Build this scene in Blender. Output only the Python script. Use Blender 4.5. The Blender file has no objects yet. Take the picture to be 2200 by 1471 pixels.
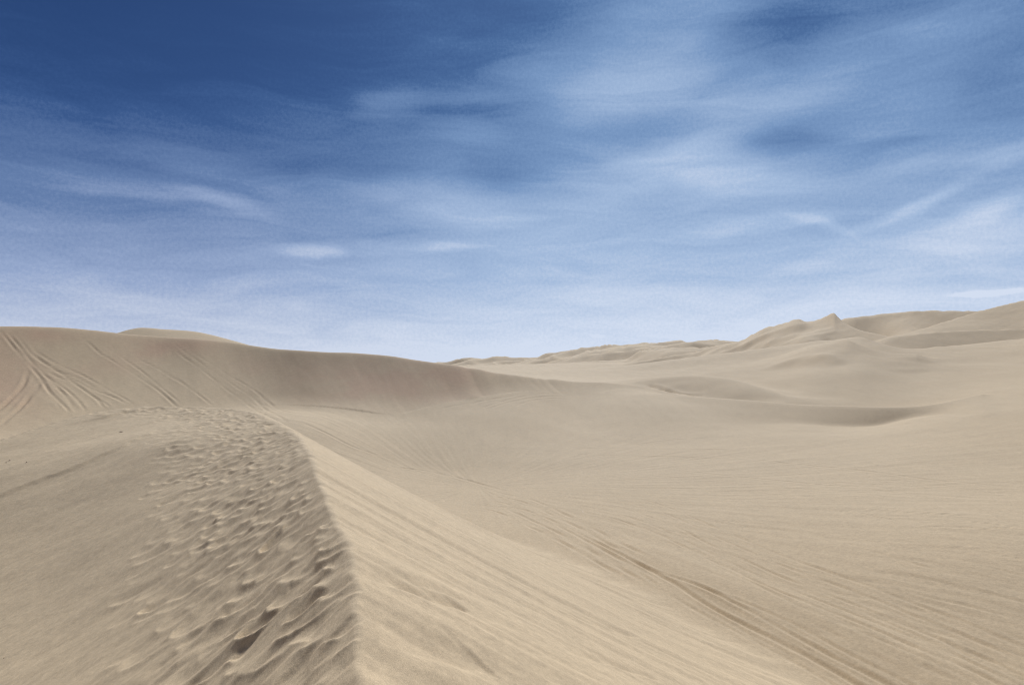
import bpy, math, random
import numpy as np

# ------------------------------------------------------------------ camera, sky, sun
SC = bpy.context.scene
COL = SC.collection
EYE = 1.65                       # eye height above the crest the photographer stands on
PITCH = math.radians(2.31)
FPX = 1600.0                     # focal length in pixels of the 2200 x 1471 photograph

cam = bpy.data.cameras.new('camera')
cam.sensor_width = 36.0
cam.lens = 36.0 * FPX / 2200.0
cam.clip_start = 0.05
cam.clip_end = 20000.0
cam_o = bpy.data.objects.new('camera', cam)
cam_o.location = (0, 0, EYE)
cam_o.rotation_euler = (math.radians(90) + PITCH, 0, 0)
COL.objects.link(cam_o)
SC.camera = cam_o

SUN_AZ = 6.0                    # degrees right of the view direction
SUN_EL = 38.5
sun = bpy.data.lights.new('sun', 'SUN')
sun.energy = 5.0
sun.angle = math.radians(6)
sun.color = (1.0, 0.965, 0.915)
sun_o = bpy.data.objects.new('sun', sun)
sun_o.rotation_euler = (math.radians(90 - SUN_EL), 0, math.radians(180 - SUN_AZ))
COL.objects.link(sun_o)

vs = SC.view_settings
vs.view_transform = 'Standard'
vs.look = 'None'
vs.exposure = 1.0
vs.gamma = 1.0
vs.use_curve_mapping = False
SC.cycles.pixel_filter_type = 'BLACKMAN_HARRIS'
SC.cycles.filter_width = 1.15


def az_el(px, py):
    """direction (radians right of the view axis, elevation) of a point of the photograph"""
    cx = (px - 1100.0) / FPX
    cz = -(py - 735.5) / FPX
    y = math.cos(PITCH) - math.sin(PITCH) * cz
    z = math.sin(PITCH) + math.cos(PITCH) * cz
    return math.atan2(cx, y), math.atan2(z, math.hypot(cx, y))


def build_world():
    w = bpy.data.worlds.new('World')
    SC.world = w
    w.use_nodes = True
    nt = w.node_tree
    nt.nodes.clear()
    N, L = nt.nodes.new, nt.links.new

    def math_n(op, a, b=None, c=None, clamp=False):
        n = N('ShaderNodeMath'); n.operation = op; n.use_clamp = clamp
        for i, v in enumerate((a, b, c)):
            if v is None:
                continue
            if isinstance(v, (int, float)):
                n.inputs[i].default_value = v
            else:
                L(v, n.inputs[i])
        return n.outputs[0]

    def vmath(op, a, b=None):
        n = N('ShaderNodeVectorMath'); n.operation = op
        for i, v in enumerate((a, b)):
            if v is None:
                continue
            if isinstance(v, tuple):
                n.inputs[i].default_value = v
            else:
                L(v, n.inputs[i])
        return n

    def ramp_map(v, a, b, c, d, smooth=True):
        n = N('ShaderNodeMapRange')
        n.interpolation_type = 'SMOOTHERSTEP' if smooth else 'LINEAR'
        L(v, n.inputs[0])
        for i, x in enumerate((a, b, c, d)):
            n.inputs[i + 1].default_value = x
        return n.outputs[0]

    def mixc(f, a, b, mode='MIX'):
        n = N('ShaderNodeMix'); n.data_type = 'RGBA'; n.blend_type = mode
        if isinstance(f, (int, float)):
            n.inputs[0].default_value = f
        else:
            L(f, n.inputs[0])
        for i, v in ((6, a), (7, b)):
            if isinstance(v, tuple):
                n.inputs[i].default_value = v + (1.0,)
            else:
                L(v, n.inputs[i])
        return n.outputs[2]

    sky = N('ShaderNodeTexSky')
    sky.sky_type = 'NISHITA'
    sky.sun_disc = False
    sky.sun_elevation = math.radians(SUN_EL)
    sky.sun_rotation = math.radians(SUN_AZ)
    sky.altitude = 400.0
    sky.air_density = 1.0
    sky.dust_density = 0.6
    sky.ozone_density = 2.5

    tc = N('ShaderNodeTexCoord')
    sep = N('ShaderNodeSeparateXYZ')
    L(tc.outputs['Generated'], sep.inputs[0])
    az = math_n('ARCTAN2', sep.outputs[0], sep.outputs[1])
    el = math_n('ARCSINE', sep.outputs[2])
    comb = N('ShaderNodeCombineXYZ')
    L(az, comb.inputs[0]); L(el, comb.inputs[1])
    # wind-blown distortion of the cloud veils
    wn = N('ShaderNodeTexNoise'); wn.noise_dimensions = '3D'
    wn.inputs['Scale'].default_value = 1.0
    wn.inputs['Detail'].default_value = 4.0
    wn.inputs['Roughness'].default_value = 0.55
    st = vmath('MULTIPLY', comb.outputs[0], (3.2, 8.0, 1.0))
    L(st.outputs[0], wn.inputs['Vector'])
    wc = vmath('SUBTRACT', wn.outputs['Color'], (0.5, 0.5, 0.5))
    ws = vmath('MULTIPLY', wc.outputs[0], (0.16, 0.055, 0.0))
    P = vmath('ADD', comb.outputs[0], ws.outputs[0]).outputs[0]

    def blob(px, py, rx, ry, rot, amp):
        """soft cloud veil: centre and radii in degrees-like photo units, rot anticlockwise"""
        a, e = az_el(px, py)
        m = N('ShaderNodeMapping'); m.vector_type = 'TEXTURE'
        m.inputs['Location'].default_value = (a, e, 0)
        m.inputs['Rotation'].default_value = (0, 0, math.radians(rot))
        m.inputs['Scale'].default_value = (rx / FPX, ry / FPX, 1)
        L(P, m.inputs['Vector'])
        ln = vmath('LENGTH', m.outputs[0])
        return ramp_map(ln.outputs['Value'], 1.0, 0.0, 0.0, amp)

    acc = None
    for b in SKY_BLOBS:
        o = blob(*b)
        acc = o if acc is None else math_n('ADD', acc, o)
    # large and fine fibrous texture
    n1 = N('ShaderNodeTexNoise')
    n1.inputs['Scale'].default_value = 1.0; n1.inputs['Detail'].default_value = 6.0
    n1.inputs['Roughness'].default_value = 0.58; n1.inputs['Distortion'].default_value = 0.35
    L(vmath('MULTIPLY', P, (2.6, 9.0, 1.0)).outputs[0], n1.inputs['Vector'])
    n2 = N('ShaderNodeTexNoise')
    n2.inputs['Scale'].default_value = 1.0; n2.inputs['Detail'].default_value = 9.0
    n2.inputs['Roughness'].default_value = 0.6
    n2.inputs['Distortion'].default_value = 0.8
    mp = N('ShaderNodeMapping'); mp.inputs['Rotation'].default_value = (0, 0, math.radians(-12))
    mp.inputs['Scale'].default_value = (5.0, 34.0, 1.0)
    L(P, mp.inputs['Vector']); L(mp.outputs[0], n2.inputs['Vector'])
    g = N('ShaderNodeTexNoise')          # fine mottling of thin ice cloud
    g.inputs['Scale'].default_value = 240.0; g.inputs['Detail'].default_value = 4.0; g.inputs['Roughness'].default_value = 0.7
    L(comb.outputs[0], g.inputs['Vector'])

    acc = math_n('ADD', acc, math_n('MULTIPLY', math_n('SUBTRACT', n1.outputs[0], 0.5), 0.24))
    acc = math_n('ADD', acc, math_n('MULTIPLY', math_n('SUBTRACT', n2.outputs[0], 0.5), 0.30))
    acc = math_n('ADD', acc, math_n('MULTIPLY', math_n('SUBTRACT', g.outputs[0], 0.5), 0.19))
    # the veil thickens to the horizon and is lit up round the sun
    hz = ramp_map(el, -0.02, 0.46, 1.0, 0.0, False)
    hz2 = math_n('POWER', math_n('MAXIMUM', hz, 0.0), 1.22)
    acc = math_n('ADD', acc, math_n('MULTIPLY', hz2, 1.10))
    sa, se = math.radians(SUN_AZ), math.radians(SUN_EL)
    dt = vmath('DOT_PRODUCT', tc.outputs['Generated'], (math.sin(sa) * math.cos(se), math.cos(sa) * math.cos(se), math.sin(se))).outputs['Value']
    glow = math_n('POWER', math_n('MAXIMUM', dt, 0.0), 9.0)
    acc = math_n('ADD', acc, math_n('MULTIPLY', glow, 0.24))
    right = ramp_map(az, -0.45, 0.75, 0.0, 1.0)
    acc = math_n('ADD', acc, math_n('MULTIPLY', right, 0.09))
    acc = math_n('MAXIMUM', math_n('MINIMUM', acc, 1.0), 0.0)

    # clear-sky colour from the Sky Texture, veiled by thin cloud
    tint = mixc(1.0, sky.outputs[0], SKY_TINT, 'MULTIPLY')
    s = 1.0 / SKY_STRENGTH / 2 ** vs.exposure

    def C(r, g_, b_):
        f = lambda v: ((v / 255 + 0.055) / 1.055) ** 2.4
        return (f(r), f(g_), f(b_), 1)

    def cloud_ramp(cols):
        ch = N('ShaderNodeValToRGB')
        L(acc, ch.inputs[0])
        e2 = ch.color_ramp.elements
        e2[0].position = 0.0; e2[0].color = C(*cols[0][1])
        e2[1].position = 1.0; e2[1].color = C(*cols[-1][1])
        for p, c in cols[1:-1]:
            k = e2.new(p); k.color = C(*c)
        return ch.outputs[0]
    left_c = cloud_ramp([(0, (36, 68, 122)), (.25, (58, 90, 142)), (.5, (100, 127, 172)), (.75, (150, 169, 205)), (1, (203, 212, 231))])
    right_c = cloud_ramp([(0, (44, 84, 142)), (.25, (78, 113, 162)), (.5, (120, 152, 195)), (.75, (164, 188, 221)), (1, (212, 223, 242))])
    side = ramp_map(az, -0.55, 0.15, 0.0, 1.0)
    ccol = mixc(side, left_c, right_c)
    cl = mixc(1.0, ccol, (s, s, s), 'MULTIPLY')
    fin = mixc(ramp_map(acc, 0.0, 0.35, 0.25, 0.98), tint, cl)
    hs = N('ShaderNodeHueSaturation'); hs.inputs['Saturation'].default_value = 0.98
    L(fin, hs.inputs['Color']); fin = hs.outputs[0]
    bg = N('ShaderNodeBackground')
    L(fin, bg.inputs[0]); bg.inputs[1].default_value = SKY_STRENGTH
    out = N('ShaderNodeOutputWorld')
    L(bg.outputs[0], out.inputs[0])
    w.cycles.sampling_method = 'MANUAL'
    w.cycles.sample_map_resolution = 512


SKY_STRENGTH = 0.10
SKY_TINT = (0.047, 0.086, 0.155)
# px, py, rx, ry, rot, amount
SKY_BLOBS = [
    (1420, 90, 340, 330, -75, 0.34), (1280, 200, 240, 110, 0, 0.13), (1100, 150, 260, 60, 12, 0.10),
    (835, 220, 95, 75, 20, 0.15), (900, 190, 200, 45, 2, 0.08), (1000, 300, 140, 60, -10, 0.10),
    (1620, 230, 260, 90, 15, 0.12), (1500, 370, 330, 95, -4, 0.26), (1230, 410, 200, 60, -8, 0.12),
    (1750, 190, 190, 60, 20, 0.10), (1960, 250, 260, 70, 8, 0.06),
    (1900, 90, 420, 150, 5, 0.14), (2120, 20, 160, 90, 0, 0.12),
    (960, 435, 330, 50, -6, 0.14), (1150, 480, 420, 90, -4, 0.10), (1060, 430, 170, 26, -14, 0.08),
    (330, 412, 270, 24, -3, 0.22), (460, 435, 170, 24, -16, 0.12), (150, 405, 150, 18, -2, 0.07),
    (650, 305, 90, 22, -14, 0.07), (400, 350, 240, 60, -10, 0.07),
    (660, 545, 120, 18, 3, 0.30), (800, 535, 220, 26, 2, 0.12), (975, 530, 100, 18, 2, 0.16),
    (1600, 485, 210, 34, 3, 0.12), (1700, 478, 100, 16, -14, 0.13), (1760, 496, 90, 14, -22, 0.10),
    (1880, 478, 110, 15, 22, 0.15), (1980, 440, 120, 18, 22, 0.16), (2080, 385, 130, 22, 26, 0.10),
    (2030, 335, 200, 16, 3, 0.11), (2160, 322, 120, 22, 12, 0.12), (2150, 440, 110, 24, 17, 0.20),
    (2110, 490, 200, 60, 10, 0.10), (1720, 583, 150, 20, 16, 0.08), (1960, 540, 300, 60, 8, 0.08),
    (2100, 629, 75, 9, 4, 0.40), (1270, 722, 30, 8, 0, 0.10), (905, 772, 25, 8, 0, 0.2),
    (1000, 235, 130, 40, 0, -0.12), (1370, 270, 170, 52, 5, -0.24), (1080, 370, 170, 55, -10, -0.18),
    (1720, 290, 190, 42, -2, -0.16), (1650, 85, 210, 90, 10, -0.12), (1450, 400, 80, 30, -5, -0.10),
    (1230, 60, 120, 130, 0, -0.06), (2120, 170, 120, 120, 0, -0.08), (1930, 300, 140, 20, 3, -0.12),
    (870, 505, 230, 26, 0, -0.10), (1520, 520, 160, 20, 0, -0.05), (500, 130, 720, 260, 5, -0.15),
    (700, 350, 260, 70, 0, -0.08), (100, 100, 400, 300, 0, -0.06), (1120, 445, 160, 20, -8, -0.06),
]
SKY_BLOBS = [(x, y, rx * 1.12, ry * (1.0 if ry < 12 else (1.3 if ry < 40 else 1.15)), ro, am * (.62 if ry < 30 else (.7 if am < 0 else .8))) for x, y, rx, ry, ro, am in SKY_BLOBS]
build_world()

# ------------------------------------------------------------------ numeric helpers
RNG = np.random.RandomState(7)
_perm = RNG.permutation(4096).astype(np.int32)
_ang = RNG.rand(4096) * 2 * np.pi
_gx, _gy = np.cos(_ang).astype(np.float32), np.sin(_ang).astype(np.float32)


def noise(x, y, seed=0):
    """gradient noise, about -0.7..0.7"""
    x = np.asarray(x, np.float32) + np.float32(seed * 17.31)
    y = np.asarray(y, np.float32) + np.float32(seed * 9.77)
    xi = np.floor(x); yi = np.floor(y)
    fx = x - xi; fy = y - yi
    xi = xi.astype(np.int32); yi = yi.astype(np.int32)
    u = fx * fx * fx * (fx * (fx * 6 - 15) + 10)
    v = fy * fy * fy * (fy * (fy * 6 - 15) + 10)

    def corner(ix, iy, dx, dy):
        h = _perm[(_perm[ix & 4095] + iy) & 4095]
        return _gx[h] * dx + _gy[h] * dy
    a = corner(xi, yi, fx, fy); b = corner(xi + 1, yi, fx - 1, fy)
    c = corner(xi, yi + 1, fx, fy - 1); d = corner(xi + 1, yi + 1, fx - 1, fy - 1)
    ab = a + u * (b - a)
    cd = c + u * (d - c)
    return ab + v * (cd - ab)


def fbm(x, y, octs=4, seed=0, gain=0.5):
    s = 0; a = 1.0; f = 1.0
    for i in range(octs):
        s = s + a * noise(x * f, y * f, seed + i * 3)
        a *= gain; f *= 2.03
    return s


def sstep(a, b, x):
    t = np.clip((x - a) / (b - a), 0, 1)
    return t * t * (3 - 2 * t)


def smax(a, b, k):
    h = np.clip(0.5 + 0.5 * (a - b) / k, 0, 1)
    return b + (a - b) * h + k * h * (1 - h)


def smin(a, b, k):
    return -smax(-a, -b, k)


def xyz(px, py, r):
    a, e = az_el(px, py)
    return r * math.sin(a), r * math.cos(a), EYE + r * math.tan(e)


def xyz_at_z(px, py, z):
    a, e = az_el(px, py)
    r = (z - EYE) / math.tan(e)
    return r * math.sin(a), r * math.cos(a), z


class TPS:
    def __init__(self, pts, vals, reg=1e-4):
        P = np.asarray(pts, float); n = len(P)
        K = self.k(np.sqrt(((P[:, None] - P[None]) ** 2).sum(-1)))
        A = np.zeros((n + 3, n + 3))
        A[:n, :n] = K + reg * np.eye(n)
        A[:n, n] = 1; A[:n, n + 1:] = P
        A[n, :n] = 1; A[n + 1:, :n] = P.T
        b = np.zeros(n + 3); b[:n] = vals
        self.w = np.linalg.solve(A, b).astype(np.float32); self.P = P.astype(np.float32)

    @staticmethod
    def k(r):
        return r * r * np.log(r + 1e-9)

    def __call__(self, x, y):
        n = len(self.P)
        s = self.w[n] + self.w[n + 1] * x + self.w[n + 2] * y
        for i in range(n):
            r2 = (x - self.P[i, 0]) ** 2 + (y - self.P[i, 1]) ** 2
            s = s + self.w[i] * 0.5 * r2 * np.log(r2 + 1e-12)
        return s


def catmull(P, m=8):
    P = np.asarray(P, float)
    Q = np.vstack([2 * P[0] - P[1], P, 2 * P[-1] - P[-2]])
    out = []
    for i in range(1, len(Q) - 2):
        for t in np.arange(m) / m:
            a, b, c, d = Q[i - 1], Q[i], Q[i + 1], Q[i + 2]
            out.append(0.5 * (2 * b + (c - a) * t + (2 * a - 5 * b + 4 * c - d) * t * t + (3 * b - a - 3 * c + d) * t ** 3))
    out.append(P[-1])
    return np.array(out)


# ------------------------------------------------------------------ survey grid: rings round the viewpoint,
# finest where the photograph can see the most detail
def ring_radii():
    rs = [0.25]
    while rs[-1] < 4200:
        r = rs[-1]
        if r < 2.4: k = 0.06
        elif r < 7: k = 0.0037
        elif r < 18: k = 0.0060
        elif r < 38: k = 0.0038
        elif r < 60: k = 0.0052
        elif r < 150: k = 0.0036
        elif r < 420: k = 0.0080
        elif r < 1400: k = 0.012
        else: k = 0.05
        rs.append(r * (1 + k))
    return np.array(rs)


def azimuths():
    half = []
    a = 0.0; st = 0.078
    while a < 180:
        half.append(a)
        if a > 37: st = min(st * 1.13, 4.0)
        a += st
    half = np.array(half)
    full = np.concatenate([-half[:0:-1], half])
    return np.radians(full)


RS = ring_radii(); AZ = azimuths()
NR, NA = len(RS), len(AZ)
R2, A2 = np.meshgrid(RS.astype(np.float32), AZ.astype(np.float32), indexing='ij')
X = R2 * np.sin(A2); Y = R2 * np.cos(A2)

# ------------------------------------------------------------------ basin floor and rolling ground
FLOOR = [  # px, py, r
    (900, 1080, 54), (900, 1000, 73), (900, 930, 87), (850, 893, 98), (1000, 882, 102), (1050, 857, 112), (1150, 843, 124),
    (1250, 1150, 43.5), (1250, 1000, 74), (1250, 900, 112), (1250, 860, 130), (1250, 832, 150),
    (1700, 1200, 38.5), (1700, 1000, 74), (1700, 914, 113),
    (1955, 902, 118), (2150, 1200, 39), (2150, 1000, 72), (2150, 900, 106), (2150, 850, 136), (2150, 805, 180),
    (1500, 1000, 74), (640, 905, 82), (640, 880, 100),
    (1250, 792, 340), (1100, 795, 340), (1180, 782, 520), (1400, 780, 520),
]
fp, fv = [], []


def floor_q(x, y):
    r = np.sqrt(x * x + y * y) + 1e-6
    q = np.log(1 + r / 25.0) / r
    return x * q, y * q


FLOOR += [(1400, 846, 140), (1400, 880, 119), (1464, 904, 113), (1560, 862, 159), (1480, 856, 161), (1890, 912, 121), (1800, 916, 118), (2012, 886, 127), (1600, 916, 112)]
for px, py, r in FLOOR:
    x, y, z = xyz(px, py, r)
    fp.append(floor_q(x, y)); fv.append(z)
for a, r, z in [(0, 1, -8), (0, 20, -8), (30, 24, -8.1), (60, 30, -8), (-30, 55, -6.2), (-40, 62, -5.2), (-25, 75, -5.4), (-60, 50, -5.5), (-90, 60, -6),
                (90, 50, -7.5), (90, 150, -5), (135, 60, -7), (180, 60, -7), (-135, 60, -6.5), (180, 300, -4), (-90, 300, -3),
                (90, 400, 2), (60, 120, -6), (60, 300, 4), (-30, 300, -4), (-45, 1000, -5), (0, 1500, 4), (30, 700, 8), (60, 1200, 0), (135, 1200, -4), (-135, 1200, -4)]:
    a = math.radians(a)
    fp.append(floor_q(r * math.sin(a), r * math.cos(a))); fv.append(z)
tps_floor = TPS(fp, fv, 2e-4)


def floor_h(x, y):
    return tps_floor(*floor_q(x, y))


H = floor_h(X, Y)
ID = np.zeros(H.shape, np.int8)
far_w = sstep(120, 400, R2)
H += 0.20 * fbm(X / 23, Y / 23, 3, 1) * sstep(18, 60, R2) + 1.6 * fbm(X / 90, Y / 90, 4, 5) * far_w
NAMES = ['sand_ground']


# ------------------------------------------------------------------ dune ridges: a crest line and the slopes that fall from it
AZU = np.radians(np.arange(-180, 180, 0.2))


def gsm(v, deg):
    """smooth a function of bearing with a Gaussian of the given width in degrees"""
    u = np.interp(AZU, AZ, v)
    n = int(deg * 4 / .2)
    kx = np.exp(-.5 * (np.arange(-n, n + 1) * .2 / deg) ** 2); kx /= kx.sum()
    u = np.convolve(np.concatenate([u[-n:], u, u[:n]]), kx, 'valid')
    return np.interp(AZ, AZU, u)


def ridge(name, ctrl, kb=0.25, ridged=False, w=1.5, blend=2.0, slip=0.0, side=0.35, rough=(0, 20, 3), wig=(0, 10), front=None, crestn=(0, 10), keep_id=False, reach=None):
    """ctrl: px, py, r, front slope. w rounds the crest (0 = knife edge)."""
    global H, ID
    C = []
    for px, py, r, kf in ctrl:
        a, e = az_el(px, py)
        C.append((a, r, EYE + r * math.tan(e), kf))
    C = catmull(sorted(C), 10)
    a = C[:, 0]
    az = AZ
    rc = np.interp(az, a, C[:, 1]); zc = np.interp(az, a, C[:, 2]); kf = np.interp(az, a, C[:, 3])
    over = np.maximum(a[0] - az, 0) + np.maximum(az - a[-1], 0)
    zc = zc - side * rc * over / (1 + 0.0 * over)
    if wig[0]:
        rc = rc + wig[0] * fbm(az * rc / wig[1], az * 0, 3, 31)
    if crestn[0]:
        cn = fbm(az * rc / crestn[1], az * 0 + 3.3, 3, 41)
        zc = zc + crestn[0] * ((.25 - np.abs(cn)) if ridged else cn)
    rs1, rs3 = gsm(rc, .8), gsm(rc, 3.5)
    zs = gsm(zc, 1.2)
    cosn = gsm(1.0 / np.sqrt(1 + (np.gradient(rs1, az) / rs1) ** 2), 1.2)
    d0 = np.abs(rs1[None] - R2)
    wf = 1 - np.exp(-(d0 / (.05 * rs1[None])) ** 1.5)
    wf3 = 1 - np.exp(-(d0 / (.22 * rs1[None])) ** 2)
    re = rc[None] * (1 - wf) + rs1[None] * wf
    re = re * (1 - wf3) + rs3[None] * wf3
    cos3 = gsm(1.0 / np.sqrt(1 + (np.gradient(rs3, az) / rs3) ** 2), 3.5)
    d = (re - R2) * (cosn[None] * (1 - wf3) + cos3[None] * wf3)
    zc = zc[None] * (1 - wf) + zs[None] * wf
    k = gsm(kf, .8)[None]
    if w > 0:
        fr = k * (np.sqrt(d * d + w * w) - w)
        bk = kb * (np.sqrt(d * d + w * w) - w)
    else:
        fr = k * d; bk = -kb * d
    if front is not None:
        fr = front(d, k, A2)
    h = zc - np.where(d > 0, fr, bk)
    if reach:
        h = h - .3 * (np.sqrt(np.maximum(d - reach, 0) ** 2 + 9) - 3)
    if rough[0]:
        fb = (.35 - 1.6 * np.abs(fbm(X / rough[1], Y / rough[1] * .8, rough[2], 51, .42))) if ridged else fbm(X / rough[1], Y / rough[1], rough[2], 51)
        h = h + rough[0] * fb * sstep(0, rough[1] * 0.35, np.abs(d))
    h = h.astype(np.float32)
    if not keep_id:
        NAMES.append(name)
        ID[h > H] = len(NAMES) - 1
    H = smax(h, H, blend)


# dune peeking out behind the left one
ridge('dune_behind', [(225, 724, 170, .3), (255, 714, 170, .3), (300, 704, 172, .3), (350, 707, 170, .3), (410, 711, 170, .3), (450, 718, 170, .3), (500, 731, 170, .3), (560, 748, 170, .3)],
      kb=.3, w=2.0, blend=1.0, side=.5)
# the long dune on the left
LEFT = [(-420, 700, 112, .50), (-200, 700, 115, .60), (0, 700, 118, .64), (120, 702, 120, .64), (240, 715, 122, .64), (330, 722, 124, .63), (420, 727, 125, .62), (500, 735, 127, .61), (600, 751, 126, .58),
        (700, 757, 121, .54), (760, 757, 119, .53), (850, 765, 117, .54), (950, 780, 118, .58), (1050, 797, 123, .60), (1150, 812, 132, .55), (1230, 819, 142, .45),
        (1300, 820, 150, .30), (1360, 826, 155, .2)]


def left_front(d, k, a):
    Lc = 26.0
    steep = k * Lc * (1 - np.exp(-np.maximum(d, 0) / Lc)) + 0.05 * np.maximum(d, 0) + .3 * np.maximum(d - 46, 0)
    soft = 1.2 * (1 - np.exp(-np.maximum(d, 0) / 2.5)) * 0.0
    rd = np.sqrt(d * d + 0.5) - 0.7
    return np.where(d > 0, steep * np.clip(rd / np.maximum(d, 1e-3), 0, 1), 0) - soft


ridge('left_dune', LEFT, kb=.16, w=1.4, blend=1.5, side=.25, front=left_front)
# far rolling range in the gap
far = [(905, 786), (950, 779), (985, 773), (1008, 768), (1035, 771), (1062, 767), (1100, 769), (1140, 770), (1180, 763), (1215, 757), (1260, 750), (1285, 748), (1310, 745), (1340, 747), (1380, 741), (1402, 746), (1430, 742), (1460, 736),
       (1478, 739), (1500, 741), (1540, 734), (1565, 737), (1600, 741), (1700, 750), (1800, 760)]
fr = [1100, 1080, 1060, 1040, 1020, 1000, 980, 950, 920, 900, 870, 850, 840, 820, 800, 790, 770, 750, 740, 730, 700, 690, 680, 650, 640]
ridge('far_dune_range', [(p[0], p[1], r, .10) for p, r in zip(far, fr)], kb=.2, w=.6, blend=1, side=.2, rough=(13.0, 85, 3), crestn=(3.0, 42), ridged=True)
mid = [(1000, 784, 620, .08), (1180, 784, 600, .12), (1230, 779, 590, .18), (1290, 775, 570, .22), (1330, 772, 560, .2), (1390, 768, 540, .22), (1440, 765, 520, .22), (1500, 764, 500, .15), (1600, 765, 480, .15)]
ridge('middle_dune_range', mid, kb=.3, w=1, blend=1.5, side=.1, rough=(6.0, 60, 3), wig=(8, 90), crestn=(1.5, 26), ridged=True)
# back ridge right of the peak
ridge('back_dune', [(1740, 700, 500, .3), (1790, 690, 490, .3), (1828, 681, 480, .45), (1873, 677, 478, .5), (1893, 674, 478, .36), (1930, 671, 478, .2), (1975, 667, 480, .22), (2045, 667, 488, .3), (2110, 667, 500, .34), (2200, 662, 520, .3), (2400, 650, 540, .3)],
      kb=.3, w=1, blend=5, side=.3, rough=(1.6, 60, 4))
# peaks
ridge('peak_dune', [(1440, 772, 410, .22), (1500, 755, 400, .22), (1535, 744, 392, .24), (1590, 732, 382, .26), (1640, 706, 374, .28), (1665, 700, 371, .28), (1690, 693, 366, .30), (1713, 685, 362, .34), (1727, 688, 360, .30), (1740, 689, 358, .28),
                    (1763, 683, 354, .36), (1778, 675, 351, .42), (1791, 668, 349, .60), (1801, 679, 340, .70), (1815, 692, 328, .78), (1848, 707, 312, .78), (1889, 716, 297, .6), (1930, 724, 286, .3)],
      kb=.42, w=.3, blend=2, side=.5, crestn=(1.2, 16), rough=(4.0, 48, 4), ridged=True)
ridge('right_dune', [(1893, 724, 300, .2), (1938, 718, 315, .24), (1995, 702, 330, .32), (2050, 685, 348, .36), (2110, 667, 362, .36), (2200, 645, 380, .36), (2350, 615, 395, .28), (2700, 570, 420, .28)],
      kb=.4, w=.6, blend=2, side=.5, rough=(1.2, 60, 3))
ridge('right_dune_spur', [(1905, 726, 285, .2), (1930, 722, 286, .3), (1995, 714, 290, .34), (2080, 709, 296, .34), (2200, 706, 302, .34), (2350, 700, 310, .2), (2700, 690, 320, .2)],
      kb=.25, w=.4, blend=1.4, side=.3, rough=(.8, 60, 3), reach=50)


# broad middle slope
def mid_front(d, k, a):
    dd = np.maximum(d, 0)
    return (k + .035) * (np.sqrt(dd * dd + 9) - 3) + .10 * (np.sqrt(np.maximum(dd - 92, 0) ** 2 + 100) - 10)


ridge('middle_dune', [(900, 808, 240, .05), (1050, 802, 245, .05), (1150, 798, 250, .06), (1300, 790, 262, .07), (1400, 778, 268, .09), (1500, 765, 272, .10), (1586, 755, 272, .11), (1700, 740, 268, .12), (1750, 733, 264, .12), (1790, 730, 261, .13), (1811, 727, 258, .13),
                      (1848, 724, 254, .12), (1880, 734, 248, .12), (1913, 743, 244, .10), (1954, 750, 244, .10), (2015, 745, 252, .10), (2077, 740, 260, .11), (2200, 727, 268, .11), (2400, 705, 280, .11), (2700, 690, 290, .11)],
      kb=.25, w=3, blend=3, side=.1, front=mid_front, rough=(1.3, 70, 3))
ridge('low_dune', [(1740, 742, 238, .12), (1775, 736, 234, .16), (1811, 729, 230, .2), (1826, 731, 226, .36), (1850, 741, 221, .36), (1880, 752, 216, .30), (1915, 759, 212, .22), (1970, 760, 212, .15)],
      kb=.14, w=.7, blend=1.0, side=.35, rough=(.5, 22, 3), reach=22)
# wall of the hollow and the terrace in front of it
ridge('hollow_dune', [(1330, 818, 186, .10), (1400, 810, 184, .22), (1480, 806, 180, .30), (1560, 812, 172, .42), (1630, 830, 163, .32), (1690, 850, 154, .18)],
      kb=.04, w=3.5, blend=1.2, side=.1, rough=(.6, 22, 3), keep_id=True, reach=28)
ridge('terrace_dune', [(1420, 847, 142, .15), (1464, 850, 142, .15), (1512, 853, 140, .16), (1603, 859, 136, .19), (1709, 868, 132, .24), (1800, 871, 129, .34), (1890, 874, 127, .42), (1960, 873, 128, .46), (2012, 867, 130, .3), (2060, 857, 134, .14), (2110, 846, 140, .07)],
      kb=.14, w=1.3, blend=.5, side=.16, rough=(.22, 26, 3), reach=22)

# ------------------------------------------------------------------ foreground dune
CREST = [(2.5, -26, -.6), (1.6, -12, -.2), (0.8, -4, 0), (0.25, -1, 0.02), (-.35, 2.0, 0.0)]
CREST = [(c[0], c[1], c[2]) for c in CREST]
for px, py, z in [(775, 1471, 0), (752, 1290, 0), (735, 1170, 0), (700, 1075, 0.0), (672, 1000, 0), (645, 945, 0.0), (606, 908, .0)]:
    CREST.append(xyz_at_z(px, py, z))
for px, py, r in [(545, 882, 30.5), (480, 874, 34), (390, 869, 36.5), (300, 868, 38), (200, 880, 39), (100, 903, 38.5), (0, 935, 37), (-120, 975, 35.5), (-400, 1090, 33)]:
    CREST.append(xyz(px, py, r))
CR = catmull(CREST, 12)
# crest line eaten by footprints and wind: small sideways wander, larger with the trampling
seg = np.diff(CR[:, :2], axis=0); sl = np.hypot(seg[:, 0], seg[:, 1]); arc = np.concatenate([[0], np.cumsum(sl)])
arc0 = np.interp(0, CR[:, 1][:60], arc[:60])
arc = arc - arc0                                   # zero beside the viewer


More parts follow.
